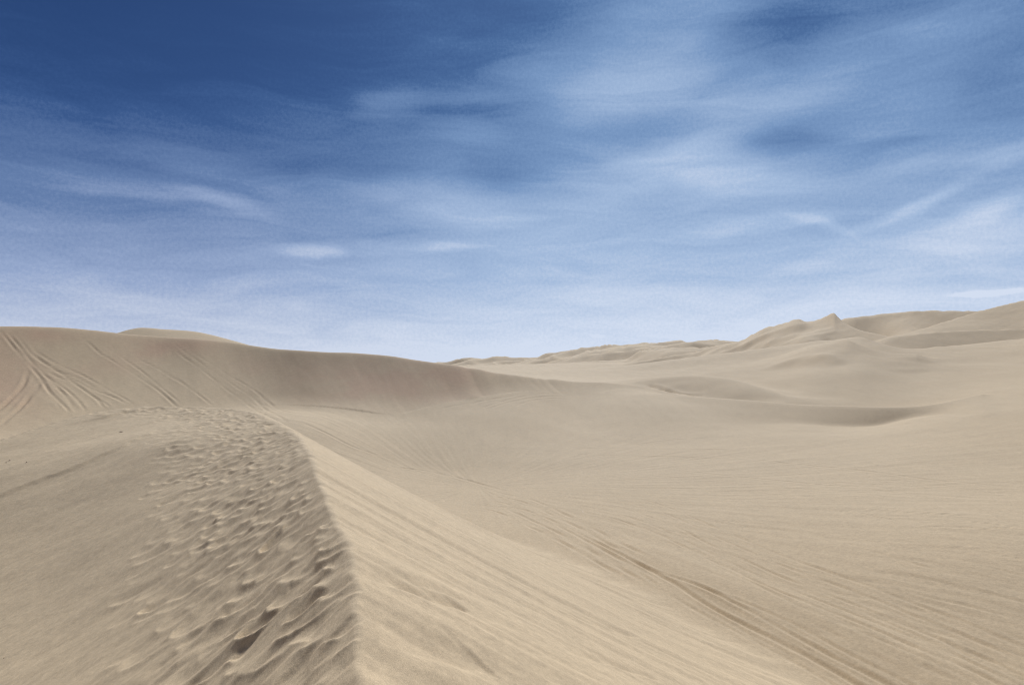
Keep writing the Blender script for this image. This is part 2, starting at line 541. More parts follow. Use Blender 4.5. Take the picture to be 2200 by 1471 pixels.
def crest_field(x, y, mask_r=90.0):
    """signed distance (positive on the lee side), crest height and arc length of the nearest crest point"""
    D = np.full(x.shape, 1e9, np.float32); Sg = np.zeros(x.shape, np.float32)
    Zc = np.zeros(x.shape, np.float32); Sa = np.zeros(x.shape, np.float32)
    for i in range(len(CR) - 1):
        ax, ay, azz = CR[i]; bx, by, bz = CR[i + 1]
        dx, dy = bx - ax, by - ay; l2 = dx * dx + dy * dy
        t = np.clip(((x - ax) * dx + (y - ay) * dy) / l2, 0, 1)
        ex = x - ax - t * dx; ey = y - ay - t * dy
        d2 = ex * ex + ey * ey
        m = d2 < D
        D = np.where(m, d2, D)
        Sg = np.where(m, dx * ey - dy * ex, Sg)
        Zc = np.where(m, azz + t * (bz - azz), Zc)
        Sa = np.where(m, arc[i] + t * (arc[i + 1] - arc[i]), Sa)
    return np.sqrt(D) * np.where(Sg > 0, -1, 1), Zc, Sa


nr = int(np.searchsorted(RS, 95))
xs, ys = X[:nr], Y[:nr]
dist, zcr, sarc = crest_field(xs, ys)
WPTS = []
for c in CR[::6]:
    WPTS.append((c[0], c[1], c[2]))
for px, py, z in [(0, 1471, -1.35), (300, 1471, -.78), (500, 1471, -.40), (0, 1250, -1.85), (250, 1250, -1.25), (450, 1250, -.68), (0, 1070, -1.62), (200, 1080, -1.3), (350, 1060, -.86), (500, 1050, -.46),
                  (250, 980, -.78), (390, 935, -.22), (120, 960, -.92), (0, 1000, -1.25), (300, 905, -.28), (450, 940, -.27), (540, 960, -.28)]:
    WPTS.append(xyz_at_z(px, py, z))
WPTS += [(-12, 0, -3.4), (-25, 5, -4.4), (-30, 20, -3.9), (-20, -15, -5), (-10, -25, -4.0), (-6, -8, -1.9), (-5, -2, -1.5), (-2, 1, -.55), (-45, 10, -6), (8, 0, 1.2), (10, 20, 1.5), (4, 35, 1.5), (-15, 50, 1.2)]
tw = TPS([(p[0] / 10, p[1] / 10) for p in WPTS], [p[2] for p in WPTS], 2e-3)
W = tw(xs / 10, ys / 10)
W -= .86 * (1 - np.exp(-np.maximum(-dist, 0) / 4.0)) * (1 - .92 * sstep(12, 27, ys)) * sstep(-14, -2, ys)
W0 = np.vstack([W, H[nr:]])
W += 0.05 * fbm(xs / 3.1, ys / 3.1, 3, 61) * sstep(0.3, 3, -dist)
sharp = 1 - sstep(33, 42, sarc)                  # the brink is sharp until the dune turns left
# lobed brink
dw = dist + (0.055 * noise(sarc / 0.62, sarc * 0, 71) + 0.04 * noise(sarc / 0.28, sarc * 0, 72) + 0.16 * noise(sarc / 2.3, sarc * 0, 73)) * sharp
dl_ = np.clip(dw, 0, 34)
lee = zcr - 0.61 * np.minimum(dw, 0) - 0.61 * dl_ + .0058 * dl_ ** 2 + .16 * noise(sarc / 2.6, dw / 6 + 3, 78) * sstep(3, 9, dw) + .10 * noise(sarc / .9, dw / 4 + 3, 79) * sstep(6, 12, dw)
kk = 0.02 + 0.6 * (1 - sharp) + 0.004 * R2[:nr]
fg = smin(W, lee, kk)
fg = np.where(R2[:nr] > 93, -1e3, fg).astype(np.float32)

# wind frame
WA = math.radians(40)
wu = xs * math.sin(WA) + ys * math.cos(WA)        # along the wind
wv = xs * math.cos(WA) - ys * math.sin(WA)        # across the wind
streak = fbm(wv / 0.42 + 0.4 * noise(wu / 6, wv / 3, 83), wu / 5.5, 4, 81, .6)
streak2 = fbm(wv / 1.5 + 0.5 * noise(wu / 8, wv / 3, 84), wu / 11.0, 3, 86)
leeM = sstep(0.1, 0.7, dw)
fine_ok = 1 - sstep(25, 45, R2[:nr])
fg += leeM * (0.006 * streak * (0.35 + sstep(-.2, .5, noise(wv / 3.2, wu / 5, 87))) * (0.4 + .6 * fine_ok) + 0.017 * streak2)
# the wave-like pillows that hang from the brink close to the viewer
fg += leeM * np.exp(-((dw - 0.9) / 1.6) ** 2) * 0.09 * noise(wv / 0.9 + 4, wu / 3.0, 91) * (1 - sstep(7, 12, R2[:nr])) * 1.3
lw = sstep(0.0, .6, -dw)
fg += lw * (0.006 * fbm(wv / 0.13, wu / 1.8, 3, 95) * (1 - sstep(6, 16, R2[:nr])) * sstep(1.2, 2.6, -dw) * (1 - sstep(4.0, 7, -dw))
            + 0.012 * fbm(wv / 0.6, wu / 4.0, 3, 96))


def grid_window(x, y, rad):
    r = math.hypot(x, y); a = math.atan2(x, y)
    i0, i1 = np.searchsorted(RS, [max(r - rad, 0), r + rad])
    da = rad / max(r, rad * 1.01)
    j0, j1 = np.searchsorted(AZ, [a - da, a + da])
    return slice(i0, i1), slice(j0, j1)


def raycast(px, py, Hc=None, rmin=2.6):
    """point of the terrain met by the line of sight through a photo point"""
    a, e = az_el(px, py)
    j = int(np.clip(np.searchsorted(AZ, a), 1, NA - 1))
    t = (a - AZ[j - 1]) / (AZ[j] - AZ[j - 1])
    Hc = H if Hc is None else Hc
    h = Hc[:, j - 1] * (1 - t) + Hc[:, j] * t
    ok = ((h - EYE) / RS >= math.tan(e)) & (RS > rmin)
    i = int(np.argmax(ok)) if ok.any() else NR - 1
    r = RS[i]
    return r * math.sin(a), r * math.cos(a)


# trampled band along the crest: footprints reshaped by the wind
def band_width(s):
    return np.interp(s, [0, 3, 8, 15, 25, 33, 45, 52], [1.6, 1.7, 1.9, 2.6, 3.2, 2.6, 1.2, 0.5])


foot = np.zeros_like(fg)
rs_ = np.random.RandomState(21)
cx, cy = CR[:, 0], CR[:, 1]
tx, ty = np.gradient(cx), np.gradient(cy)
tl = np.hypot(tx, ty); tx /= tl; ty /= tl
placed = []
cell = {}
s_uw, c_uw = math.sin(WA), math.cos(WA)
tries = 0
while tries < 9000:
    tries += 1
    s = rs_.uniform(1.0, 52.0)
    bw = float(band_width(s)) * (1 + .30 * float(noise(s / 2.1, 5.0, 12)) + .2 * rs_.uniform(-1, 1))
    q = rs_.rand() ** 1.15
    if q > .75 and rs_.rand() < .35:
        continue
    dl = 0.05 + q * bw
    px_, py_ = np.interp(s, arc, cx), np.interp(s, arc, cy)
    nx_, ny_ = -np.interp(s, arc, ty), np.interp(s, arc, tx)
    x0 = px_ + nx_ * dl; y0 = py_ + ny_ * dl
    mind = 0.235 + 0.11 * q + 0.05 * math.exp(-s / 5)
    ci, cj = int(x0 / .5), int(y0 / .5)
    if any((x0 - u) ** 2 + (y0 - v) ** 2 < mind * mind for a_ in (-1, 0, 1) for b_ in (-1, 0, 1) for u, v in cell.get((ci + a_, cj + b_), ())):
        continue
    cell.setdefault((ci, cj), []).append((x0, y0))
    placed.append((x0, y0, s, q))
for x0, y0, s, q in placed:
    sc = rs_.uniform(.75, 1.3)
    Lg = rs_.uniform(.40, .85) * sc
    bwid = rs_.uniform(.10, .24) * sc
    Dp = rs_.uniform(.05, .115) * (1 - .7 * q * q) * rs_.uniform(.85, 1.3) * sc * (.78 + .55 * min(1, max(0, (s - 5) / 9)))
    dropl = rs_.uniform(.11, .27) * sc
    hl = Dp * rs_.uniform(.25, .55)
    A0 = .10 * sc
    kcur = rs_.uniform(1.2, 3.5)
    sl_ = rs_.uniform(-.5, .5)
    th = math.radians(33) + rs_.uniform(-.28, .28)
    ii, jj = grid_window(x0, y0, Lg + .3)
    if ii.stop > nr:
        continue
    ex, ey = X[ii, jj] - x0, Y[ii, jj] - y0
    a_ = ex * math.sin(th) + ey * math.cos(th)
    b_ = ex * math.cos(th) - ey * math.sin(th)
    b_ = b_ + .02 * noise(ex * 9, ey * 9, int(s * 10) % 50)
    t = a_ + A0 - kcur * b_ * b_ - sl_ * b_ + .015 * noise(b_ * 18, b_ * 0 + s, 3)
    up = hl * np.exp(np.minimum(t, 0) / .16)
    tp = np.clip(t / Lg, 0, 1)
    dq = np.clip(t / dropl, 0, 1); dq = 1 - dq * (1.75 - .75 * dq)
    dn = (hl + Dp) * dq - Dp * (1 - tp) ** 1.3
    pr = np.where(t < 0, up, dn)
    wq = np.exp(-(b_ / bwid) ** 4) * np.where(t < 0, np.exp(t / .10), 1 - sstep(.75, 1, tp))
    foot[ii, jj] = foot[ii, jj] * (1 - wq) + pr * wq + .25 * foot[ii, jj] * wq
foot = -.072 * np.tanh(-foot / .072) * (1 - .15 * (foot > 0))
for _ in range(1):
    foot[1:-1, 1:-1] = (foot[1:-1, 1:-1] * 2 + foot[:-2, 1:-1] + foot[2:, 1:-1] + foot[1:-1, :-2] + foot[1:-1, 2:]) / 6
trample = sstep(-.3, -.1, -dw) * (1 - sstep(.7, 1.15, -dw / band_width(np.clip(sarc, 0, 52)))) * sstep(.4, 2, sarc) * (1 - sstep(44, 54, sarc))
foot += trample * (0.016 * fbm(wv / .17 + .5 * noise(wu / .6, wv / .4, 13), wu / .75, 3, 99, .5) + .035 * noise(wv / .42, wu / .6, 98) - .02)
foot *= (1 - sstep(.25, .5, dw)) * (.7 + .3 * sstep(.1, .5, -dw))
fg += smin(W + foot, lee, kk) - smin(W, lee, kk)

# edge of a crusted wind slab that runs down the windward side
slab = [raycast(px, py, W0) for px, py in [(0, 1071), (100, 1032), (190, 994), (285, 952), (375, 910)]]
slab = [(2 * slab[0][0] - slab[1][0], 2 * slab[0][1] - slab[1][1])] + slab
slab = catmull(slab, 6)


def line_field(poly, rad, nrow=None):
    """signed distance to a polyline (positive to its right), inf outside the window; and arc fraction"""
    nrow = NR if nrow is None else nrow
    D = np.full((nrow, NA), 1e9, np.float32); T = np.zeros((nrow, NA), np.float32)
    L = len(poly) - 1
    acc = 0.0
    for i in range(L):
        ax, ay = poly[i][:2]; bx, by = poly[i + 1][:2]
        dx, dy = bx - ax, by - ay; ln = math.hypot(dx, dy)
        if ln < 1e-6:
            continue
        nseg = max(1, int(ln / (rad * 1.5)))
        for k in range(nseg):
            qx, qy = ax + dx * k / nseg, ay + dy * k / nseg
            wx, wy = dx / nseg, dy / nseg
            ii, jj = grid_window(qx + wx / 2, qy + wy / 2, rad + ln / nseg / 2)
            if ii.start >= nrow:
                continue
            ii = slice(ii.start, min(ii.stop, nrow))
            x_, y_ = X[ii, jj] - qx, Y[ii, jj] - qy
            l2 = wx * wx + wy * wy
            t = np.clip((x_ * wx + y_ * wy) / l2, 0, 1)
            ex, ey = x_ - t * wx, y_ - t * wy
            d = np.hypot(ex, ey)
            sgn = np.where(wx * ey - wy * ex > 0, -1, 1)
            cur = D[ii, jj]
            m = d < np.abs(cur)
            D[ii, jj] = np.where(m, d * sgn, cur)
            T[ii, jj] = np.where(m, acc + ln * (k + t) / nseg, T[ii, jj])
        acc += ln
    return D, T, acc


D, T, tot = line_field(slab, 6.0, nr)
dd = D + .26 * noise(T / 1.3, T * 0, 15) + .10 * noise(T / .35, T * 0, 16)
near = np.abs(D) < 6.0
fade = sstep(0, 2, T) * (1 - sstep(tot - 3, tot, T))
stepv = .05 * fade * (1 - sstep(-.12, .12, dd)) * (1 - sstep(.2, 5.5, -dd)) - .006 * fade * np.exp(-((dd - .22) / .2) ** 2)
fg += np.where(near, stepv, 0)
slab2 = catmull([raycast(px, py, W0) for px, py in [(150, 917), (190, 905), (230, 897), (262, 886), (300, 880), (345, 876)]], 6)
D, T, tot = line_field(slab2, 2.0, nr)
dd = D + .15 * noise(T / .9, T * 0, 25)
fg += np.where(np.abs(D) < 2, .07 * sstep(0, 2, T) * (1 - sstep(tot - 2, tot, T)) * (1 - sstep(-.08, .08, dd)) * (1 - sstep(.3, 1.8, -dd)), 0)

# one long pleat on the lee face
Hfull = np.vstack([fg, H[nr:]])
for pts, dep, wid in [([(760, 1236), (820, 1247), (880, 1268), (940, 1290), (1002, 1306)], .055, .085), ([(800, 1225), (860, 1240), (930, 1262), (1000, 1290)], .02, .06),
                      ([(1170, 1385), (1240, 1405), (1330, 1432), (1420, 1462)], .03, .07), ([(1090, 1265), (1180, 1300), (1260, 1335), (1380, 1370)], .02, .08), ([(770, 1350), (850, 1385), (950, 1412), (1060, 1440)], .03, .16)]:
    D, T, tot = line_field(catmull([raycast(p[0], p[1], Hfull) for p in pts], 5), wid * 6, nr)
    g = np.exp(-(np.maximum(-D, 0) / (wid * 2.2)) ** 2) * np.exp(-(np.maximum(D, 0) / (wid * .7)) ** 2)
    fg += np.where(np.abs(D) < wid * 6, -dep * g * sstep(0, tot * .55, T) * (1 - sstep(tot * .92, tot, T)), 0)

# ------------------------------------------------------------------ ground detail: wheel tracks and wind ribs
Hb = H.copy()


def H_at(x, y):
    r = math.hypot(x, y); a = math.atan2(x, y)
    i = int(np.clip(np.searchsorted(RS, r), 0, NR - 1)); j = int(np.clip(np.searchsorted(AZ, a), 0, NA - 1))
    return Hb[i, j]


def rut(pts, dep=.06, wid=.16, gauge=0.0, broken=.3, seed=0, berm=.45, ends=(.08, .08), wob=.045):
    """one wheel rut (or a pair at +-gauge) along photo points on the ground behind the foreground dune"""
    global H
    poly = catmull([raycast(p[0], p[1], Hb, 16.0) for p in pts], 6)
    rad = gauge + wid * 5
    D, T, tot = line_field(poly, rad)
    near = np.abs(D) < rad * 1.02
    ii = np.where(near.any(1))[0]; jj = np.where(near.any(0))[0]
    if len(ii) == 0:
        return
    sl_ = (slice(ii[0], ii[-1] + 1), slice(jj[0], jj[-1] + 1))
    D = D[sl_]; T = T[sl_]; near = near[sl_]
    D = D + wob * noise(T / 3.6, T * 0 + seed, 3) + wob * .5 * noise(T / .7, T * 0 + seed, 4)
    prof = 0
    for o, sd in ((gauge, 1), (-gauge, 2)) if gauge else ((0, 1),):
        d = D - o
        br = np.clip(1 - broken + broken * 3.0 * noise(T / 2.6 + seed * 3.1, T * 0 + sd, 7), 0, 1.2)
        g = -dep * np.exp(-(d / wid) ** 2) + dep * berm * (np.exp(-((d - wid * 1.9) / wid) ** 2) + np.exp(-((d + wid * 1.9) / wid) ** 2))
        prof = prof + g * br
    fade = sstep(0, ends[0] * tot + .01, T) * (1 - sstep(tot * (1 - ends[1]), tot + .01, T))
    H[sl_] += np.where(near, prof * fade, 0).astype(np.float32)


def shift(pts, dx, dy, s=1.0):
    return [(p[0] + dx, p[1] + dy * (1 + s * i / len(pts))) for i, p in enumerate(pts)]


# broad swells under the two track bundles
def swell(pts, amp, wid):
    global H
    poly = catmull([raycast(p[0], p[1], Hb, 16.0) for p in pts], 4)
    D, T, tot = line_field(poly, wid * 2.6)
    near = np.abs(D) < wid * 2.6
    H += np.where(near, amp * np.exp(-(D / wid) ** 2) * sstep(0, tot * .3, T) * (1 - sstep(tot * .97, tot, T)), 0).astype(np.float32)


B1 = [(1130, 1095), (1210, 1130), (1290, 1172), (1390, 1222), (1480, 1270), (1560, 1318), (1660, 1368), (1760, 1420), (1850, 1471), (1960, 1530)]
rut([(1350, 822), (1400, 830), (1440, 843), (1480, 849), (1512, 852)], .45, .8, 0, .4, 61, .5, ends=(.5, .05), wob=.6)
swell([(1270, 1150), (1400, 1190), (1530, 1248), (1700, 1310), (1850, 1372), (2000, 1440), (2150, 1520)], .16, 1.5)
swell([(1300, 1180), (1400, 1232), (1500, 1283), (1600, 1340), (1700, 1392), (1800, 1450), (1880, 1500)], -.04, .30)
rut([(1000, 1082), (1060, 1088), (1110, 1092), (1160, 1108), (1230, 1140), (1300, 1175), (1400, 1228)], .06, .09, 0, .45, 1)
rut([(1230, 1140), (1330, 1192), (1440, 1250), (1520, 1300), (1620, 1352), (1720, 1402), (1820, 1458), (1940, 1530)], .075, .10, 0, .2, 2, .6, ends=(.3, .05))
rut([(1330, 1195), (1420, 1235), (1500, 1262), (1600, 1312), (1700, 1365), (1800, 1420), (1900, 1471), (2000, 1530)], .07, .09, 0, .25, 3, .6, ends=(.3, .05))
rut([(1370, 1230), (1460, 1290), (1560, 1345), (1660, 1400), (1760, 1456), (1850, 1510)], .05, .10, 0, .4, 4)
rut([(1480, 1258), (1600, 1300), (1700, 1345), (1830, 1415), (1960, 1480), (2060, 1540)], .045, .08, 0, .35, 44)
for k, (dx, dy) in enumerate([(0, 0), (-15, 9), (18, -8), (35, -14), (-35, 15)]):
    rut([(1020 + dx, 1072 + dy), (1100 + dx, 1085 + dy), (1180 + dx, 1120 + dy), (1240 + dx, 1150 + dy), (1310 + dx, 1190 + dy), (1400 + dx, 1240 + dy * 1.3)], .06, .12, 0, .6, 10 + k)
B2 = [(1140, 1084), (1200, 1088), (1260, 1100), (1330, 1118), (1400, 1142), (1460, 1170), (1520, 1202), (1590, 1236), (1660, 1270), (1760, 1310), (1860, 1350), (1960, 1392), (2060, 1436), (2150, 1480), (2240, 1530)]
for k, (dy, dp) in enumerate([(0, .065), (-9, .045), (-20, .05), (-36, .035), (-50, .045), (9, .035), (22, .025)]):
    i0 = [0, 1, 0, 2, 3, 3, 5][k]
    rut(shift(B2[i0:], 6 * k, dy, 1.2), dp, .085, 0, .5, 20 + k)
rng = random.Random(5)
# fan of weaker ruts across the right-hand ground
for k in range(46):
    x0 = rng.uniform(1300, 2100); y0 = rng.uniform(1090, 1360)
    if y0 > 1120 + (x0 - 1300) * .36:
        continue
    ln = rng.uniform(110, 480)
    sl0 = .10 + (y0 - 1080) / 270 * .42 - (x0 - 1500) / 6000
    sl0 += rng.uniform(-.05, .05)
    cv = rng.uniform(-.05, .12)
    pts = []
    for q in range(6):
        t = q / 5
        pts.append((x0 + ln * t, y0 + ln * (sl0 * t + cv * t * t)))
    if pts[-1][0] > 2500:
        continue
    rut(pts, rng.uniform(.025, .055), rng.uniform(.06, .10), 0, .5, 100 + k, ends=(.2, .3))
# tracks on the face of the left dune
tr = dict(dep=.16, wid=.22, berm=.5, broken=.15)
for k, pts in enumerate([
    [(-5, 708), (20, 735), (55, 775), (85, 810), (110, 850), (140, 890)],
    [(12, 712), (45, 750), (80, 790), (105, 815), (140, 850), (160, 880)],
    [(30, 716), (75, 765), (130, 800), (200, 838), (265, 862), (300, 875)],
    [(60, 745), (110, 775), (190, 815), (250, 850), (290, 872)],
    [(70, 760), (120, 795), (170, 830), (210, 862), (225, 880)],
    [(85, 800), (130, 830), (165, 860), (185, 885)],
    [(88, 815), (110, 845), (140, 875), (150, 890)],
    [(62, 790), (55, 820), (30, 850), (0, 880), (-20, 895)],
    [(60, 800), (45, 835), (10, 870), (-20, 895)],
    [(90, 815), (70, 850), (35, 885), (0, 915)],
    [(85, 822), (55, 862), (20, 900), (0, 920)],
    [(80, 812), (50, 870), (10, 905), (-15, 925)],
    [(100, 800), (150, 822), (210, 860), (240, 878)],
    [(95, 790), (165, 812), (230, 848), (275, 872)],
    [(165, 725), (190, 740), (225, 768), (290, 800), (340, 840), (380, 870)],
    [(182, 722), (215, 742), (262, 772), (310, 805), (360, 845), (395, 872)],
    [(215, 765), (250, 785), (300, 815), (350, 850), (390, 880)],
    [(335, 730), (365, 750), (420, 785), (480, 830), (540, 875), (600, 915)],
    [(350, 728), (385, 748), (440, 785), (500, 828), (560, 870), (620, 912)],
    [(365, 728), (420, 762), (480, 800), (560, 850), (640, 890)],
    [(330, 788), (380, 815), (430, 850), (460, 872)],
    [(290, 770), (340, 795), (400, 830), (450, 865)],
]):
    rut(pts, seed=200 + k, ends=(.12, .12), wob=.12, dep=.07 if k < 14 else .05, wid=.20, berm=.5, broken=.35)
# faint loops on the flat below the left dune and along the terrace
for k, pts in enumerate([
    [(1020, 882), (1060, 868), (1100, 858), (1150, 848), (1200, 845)], [(1045, 880), (1080, 868), (1120, 858), (1180, 852)], [(1070, 878), (1110, 862), (1160, 853), (1230, 850)],
    [(990, 874), (1020, 866), (1060, 858), (1120, 850)], [(940, 880), (1010, 866), (1080, 855)], [(1100, 876), (1140, 862), (1190, 856), (1240, 858)],
    [(830, 1004), (870, 1006), (920, 1012), (980, 1022)], [(1000, 963), (1150, 965), (1300, 964), (1500, 966), (1700, 960)], [(1000, 975), (1200, 976), (1400, 980), (1650, 988)],
    [(800, 1000), (900, 1010), (1000, 1030), (1100, 1058)], [(640, 905), (700, 930), (760, 960), (850, 990)],
    [(1600, 985), (1800, 1005), (2000, 1030), (2200, 1050)], [(1300, 960), (1450, 945), (1600, 935), (1800, 925)],
    [(1450, 1010), (1700, 1035), (1950, 1060), (2200, 1075)],
]):
    rut(pts, .05, .2, 0, .4, 300 + k, ends=(.15, .2))
# ribs of windblown sand lined up with the tracks
# they fan out from a point on the far side of the basin
U = np.hypot(X + 3, Y - 64); V = np.arctan2(X + 3, 64 - Y) * 34.0
sel = slice(int(np.searchsorted(RS, 18)), int(np.searchsorted(RS, 170)))
Us, Vs, Rs, As = U[sel], V[sel], R2[sel], A2[sel]
patch = sstep(-.25, .45, fbm(Vs / 7, Us / 14, 3, 111))
reg = sstep(8, 20, Us) * sstep(math.radians(-4), math.radians(8), As) * (1 - sstep(58, 86, Rs))
ribs = fbm(Vs / .50 + .5 * noise(Us / 9, Vs / 4, 113), Us / 3.6, 3, 115, .6)
tongue = catmull([raycast(p[0], p[1], Hb, 16.0) for p in [(1330, 1165), (1430, 1200), (1530, 1245), (1700, 1308), (1850, 1370), (2000, 1440), (2150, 1520)]], 4)
tf, _, _ = line_field(tongue, 3.0)
smooth_t = sstep(.9, 1.7, np.abs(tf[sel]))
ribs = ribs * (.12 + .88 * smooth_t) * (1 - .7 * sstep(0, -3, np.degrees(As) - 16 + (Rs - 24) * .30))
ribs = np.where(ribs < 0, ribs * 1.1, ribs * .5) - .55 * sstep(.16, .42, noise(Vs / .34 + .3 * noise(Us / 4, Vs / 2, 118), Us / 1.9, 119))
H[sel] += (0.010 * noise(X[sel] / .16 + .8 * noise(X[sel] / 1.1, Y[sel] / 1.1, 5), Y[sel] / .5, 9) * (1 - smooth_t) * (1 - sstep(26, 36, Rs)) + 0.045 * ribs * patch * reg * (0.35 + .65 * sstep(math.radians(4), math.radians(18), As))).astype(np.float32)
H[sel] += (0.035 * fbm(Vs / 1.6, Us / 9, 3, 117) * (1 - sstep(90, 160, Rs))).astype(np.float32)
# grainy avalanche streaks on the faces of the left dune
lm = ((ID[sel] == 2) & True).astype(np.float32)
ev = As * Rs
H[sel] += (lm * (.03 * fbm((ev + .45 * Rs) / 3.0, Rs / 20, 4, 121, .6) + .28 * fbm((ev + .6 * Rs) / 17., Rs / 40, 2, 123))).astype(np.float32)
# cliff-like scallops under its brink at the right end
x1 = sstep(math.radians(-7), math.radians(-3), As) * (1 - sstep(math.radians(3), math.radians(6), As)) * lm
H[sel] += (x1 * .35 * np.abs(noise((ev + .5 * Rs) / 5.0, Rs / 30, 127))).astype(np.float32)
sel2 = slice(int(np.searchsorted(RS, 150)), NR)
xf, yf, rf = X[sel2], Y[sel2], R2[sel2]
H[sel2] += (0.0006 * rf * fbm(xf / (4 + 0 * rf), yf / 9, 3, 131) * sstep(150, 230, rf) * (1 - sstep(500, 900, rf))).astype(np.float32)

# ------------------------------------------------------------------ lay the foreground dune over the ground
G = H[:nr]
NAMES.append('foreground_dune')
fid = len(NAMES) - 1
ID[:nr][fg > G] = fid
H[:nr] = smax(fg, G, 0.05 + 0.35 * (1 - sharp) + .45 * sstep(9, 13, dist))

# ------------------------------------------------------------------ meshes
Z = H.astype(np.float32)
# vertex normals of the whole surface, so the pieces shade as one
dr = np.gradient(Z, axis=0) / np.gradient(R2, axis=0)
daz = np.empty_like(Z)
daz[:, 1:-1] = (Z[:, 2:] - Z[:, :-2]) / (AZ[2:] - AZ[:-2])[None]
daz[:, 0] = (Z[:, 1] - Z[:, -1]) / (AZ[1] - AZ[-1] + 2 * math.pi)
daz[:, -1] = (Z[:, 0] - Z[:, -2]) / (AZ[0] - AZ[-2] + 2 * math.pi)
daz = daz / R2
zx = dr * np.sin(A2) + daz * np.cos(A2)
zy = dr * np.cos(A2) - daz * np.sin(A2)
NV = np.stack([-zx, -zy, np.ones_like(zx)], -1)
NV /= np.linalg.norm(NV, axis=-1, keepdims=True)

# colour of the sand itself: faint rusty patches on the left dune
red = np.zeros_like(Z)
for px, py, rx, ry, am in [(10, 800, 60, 90, .9), (70, 718, 110, 14, .5), (300, 750, 60, 22, .8), (400, 740, 70, 18, 1.), (215, 790, 50, 18, .5), (560, 790, 60, 40, .4), (720, 800, 90, 60, .6), (900, 800, 120, 40, .9), (830, 825, 90, 25, .8),
                           (900, 850, 140, 22, .6), (1000, 800, 60, 20, .5)]:
    a, e = az_el(px, py)
    te = np.arctan((Z - EYE) / R2)
    q = ((A2 - a) * FPX / rx) ** 2 + ((te - e) * FPX / ry) ** 2
    red += am * np.exp(-q) * (ID == 2)
red = np.clip(red * (0.8 + .9 * fbm(X / 6, Y / 6, 3, 141)), 0, 1)


def sand_material():
    m = bpy.data.materials.new('dune_sand')
    m.use_nodes = True
    nt = m.node_tree
    N, L = nt.nodes.new, nt.links.new
    b = nt.nodes['Principled BSDF']
    b.inputs['Roughness'].default_value = 0.95
    b.inputs['Specular IOR Level'].default_value = 0.12
    b.inputs['Diffuse Roughness'].default_value = 0.6
    geo = N('ShaderNodeNewGeometry')
    pos = geo.outputs['Position']

    def nz(scale, det=4, rough=.6, sc=None):
        n = N('ShaderNodeTexNoise')
        n.inputs['Scale'].default_value = scale; n.inputs['Detail'].default_value = det; n.inputs['Roughness'].default_value = rough
        if sc:
            mp = N('ShaderNodeMapping'); mp.inputs['Rotation'].default_value = (0, 0, sc[0]); mp.inputs['Scale'].default_value = sc[1]
            L(pos, mp.inputs[0]); L(mp.outputs[0], n.inputs['Vector'])
        else:
            L(pos, n.inputs['Vector'])
        return n.outputs[0]

    def mix(f, a, b_, mode='MIX'):
        n = N('ShaderNodeMix'); n.data_type = 'RGBA'; n.blend_type = mode
        if isinstance(f, float): n.inputs[0].default_value = f
        else: L(f, n.inputs[0])
        for i, v in ((6, a), (7, b_)):
            if isinstance(v, tuple): n.inputs[i].default_value = v + (1,)
            else: L(v, n.inputs[i])
        return n.outputs[2]

    def mr(v, a, b_, c, d):
        n = N('ShaderNodeMapRange'); L(v, n.inputs[0])
        for i, x in enumerate((a, b_, c, d)): n.inputs[i + 1].default_value = x
        return n.outputs[0]
    base = mix(mr(nz(.045, 5), .35, .65, 0, 1), SAND_A, SAND_B)
    base = mix(mr(nz(.6, 5, .65, (-WA, (1, .12, 1))), .4, .75, 0, .45), base, SAND_C)
    at = N('ShaderNodeAttribute'); at.attribute_name = 'rust'
    base = mix(mr(at.outputs['Fac'], 0, 1, 0, .55), base, SAND_R)
    # grains: visible close by as speckle, coarser mottling farther off
    base = mix(.55, base, mix(mr(nz(150, 2, .7), .3, .7, 0, 1), (.24, .24, .24), (.76, .76, .76)), 'OVERLAY')
    base = mix(.75, base, mix(mr(nz(7, 10, .92), .3, .7, 0, 1), (.3, .3, .3), (.7, .7, .7)), 'OVERLAY')
    base = mix(.38, base, mix(mr(nz(1.9, 9, .86), .3, .7, 0, 1), (.36, .36, .36), (.64, .64, .64)), 'OVERLAY')
    L(base, b.inputs['Base Color'])
    bp = N('ShaderNodeBump'); bp.inputs['Strength'].default_value = .5; bp.inputs['Distance'].default_value = .004
    L(nz(95, 3, .7), bp.inputs['Height'])
    bp2 = N('ShaderNodeBump'); bp2.inputs['Strength'].default_value = .6; bp2.inputs['Distance'].default_value = .02
    L(nz(7, 6, .7, (-WA, (1.0, .22, 1))), bp2.inputs['Height'])
    L(bp.outputs[0], bp2.inputs['Normal'])
    L(bp2.outputs[0], b.inputs['Normal'])
    return m


SAND_A = (.430, .343, .228)
SAND_B = (.452, .365, .247)
SAND_C = (.397, .319, .213)
SAND_R = (.41, .265, .185)
SAND = sand_material()

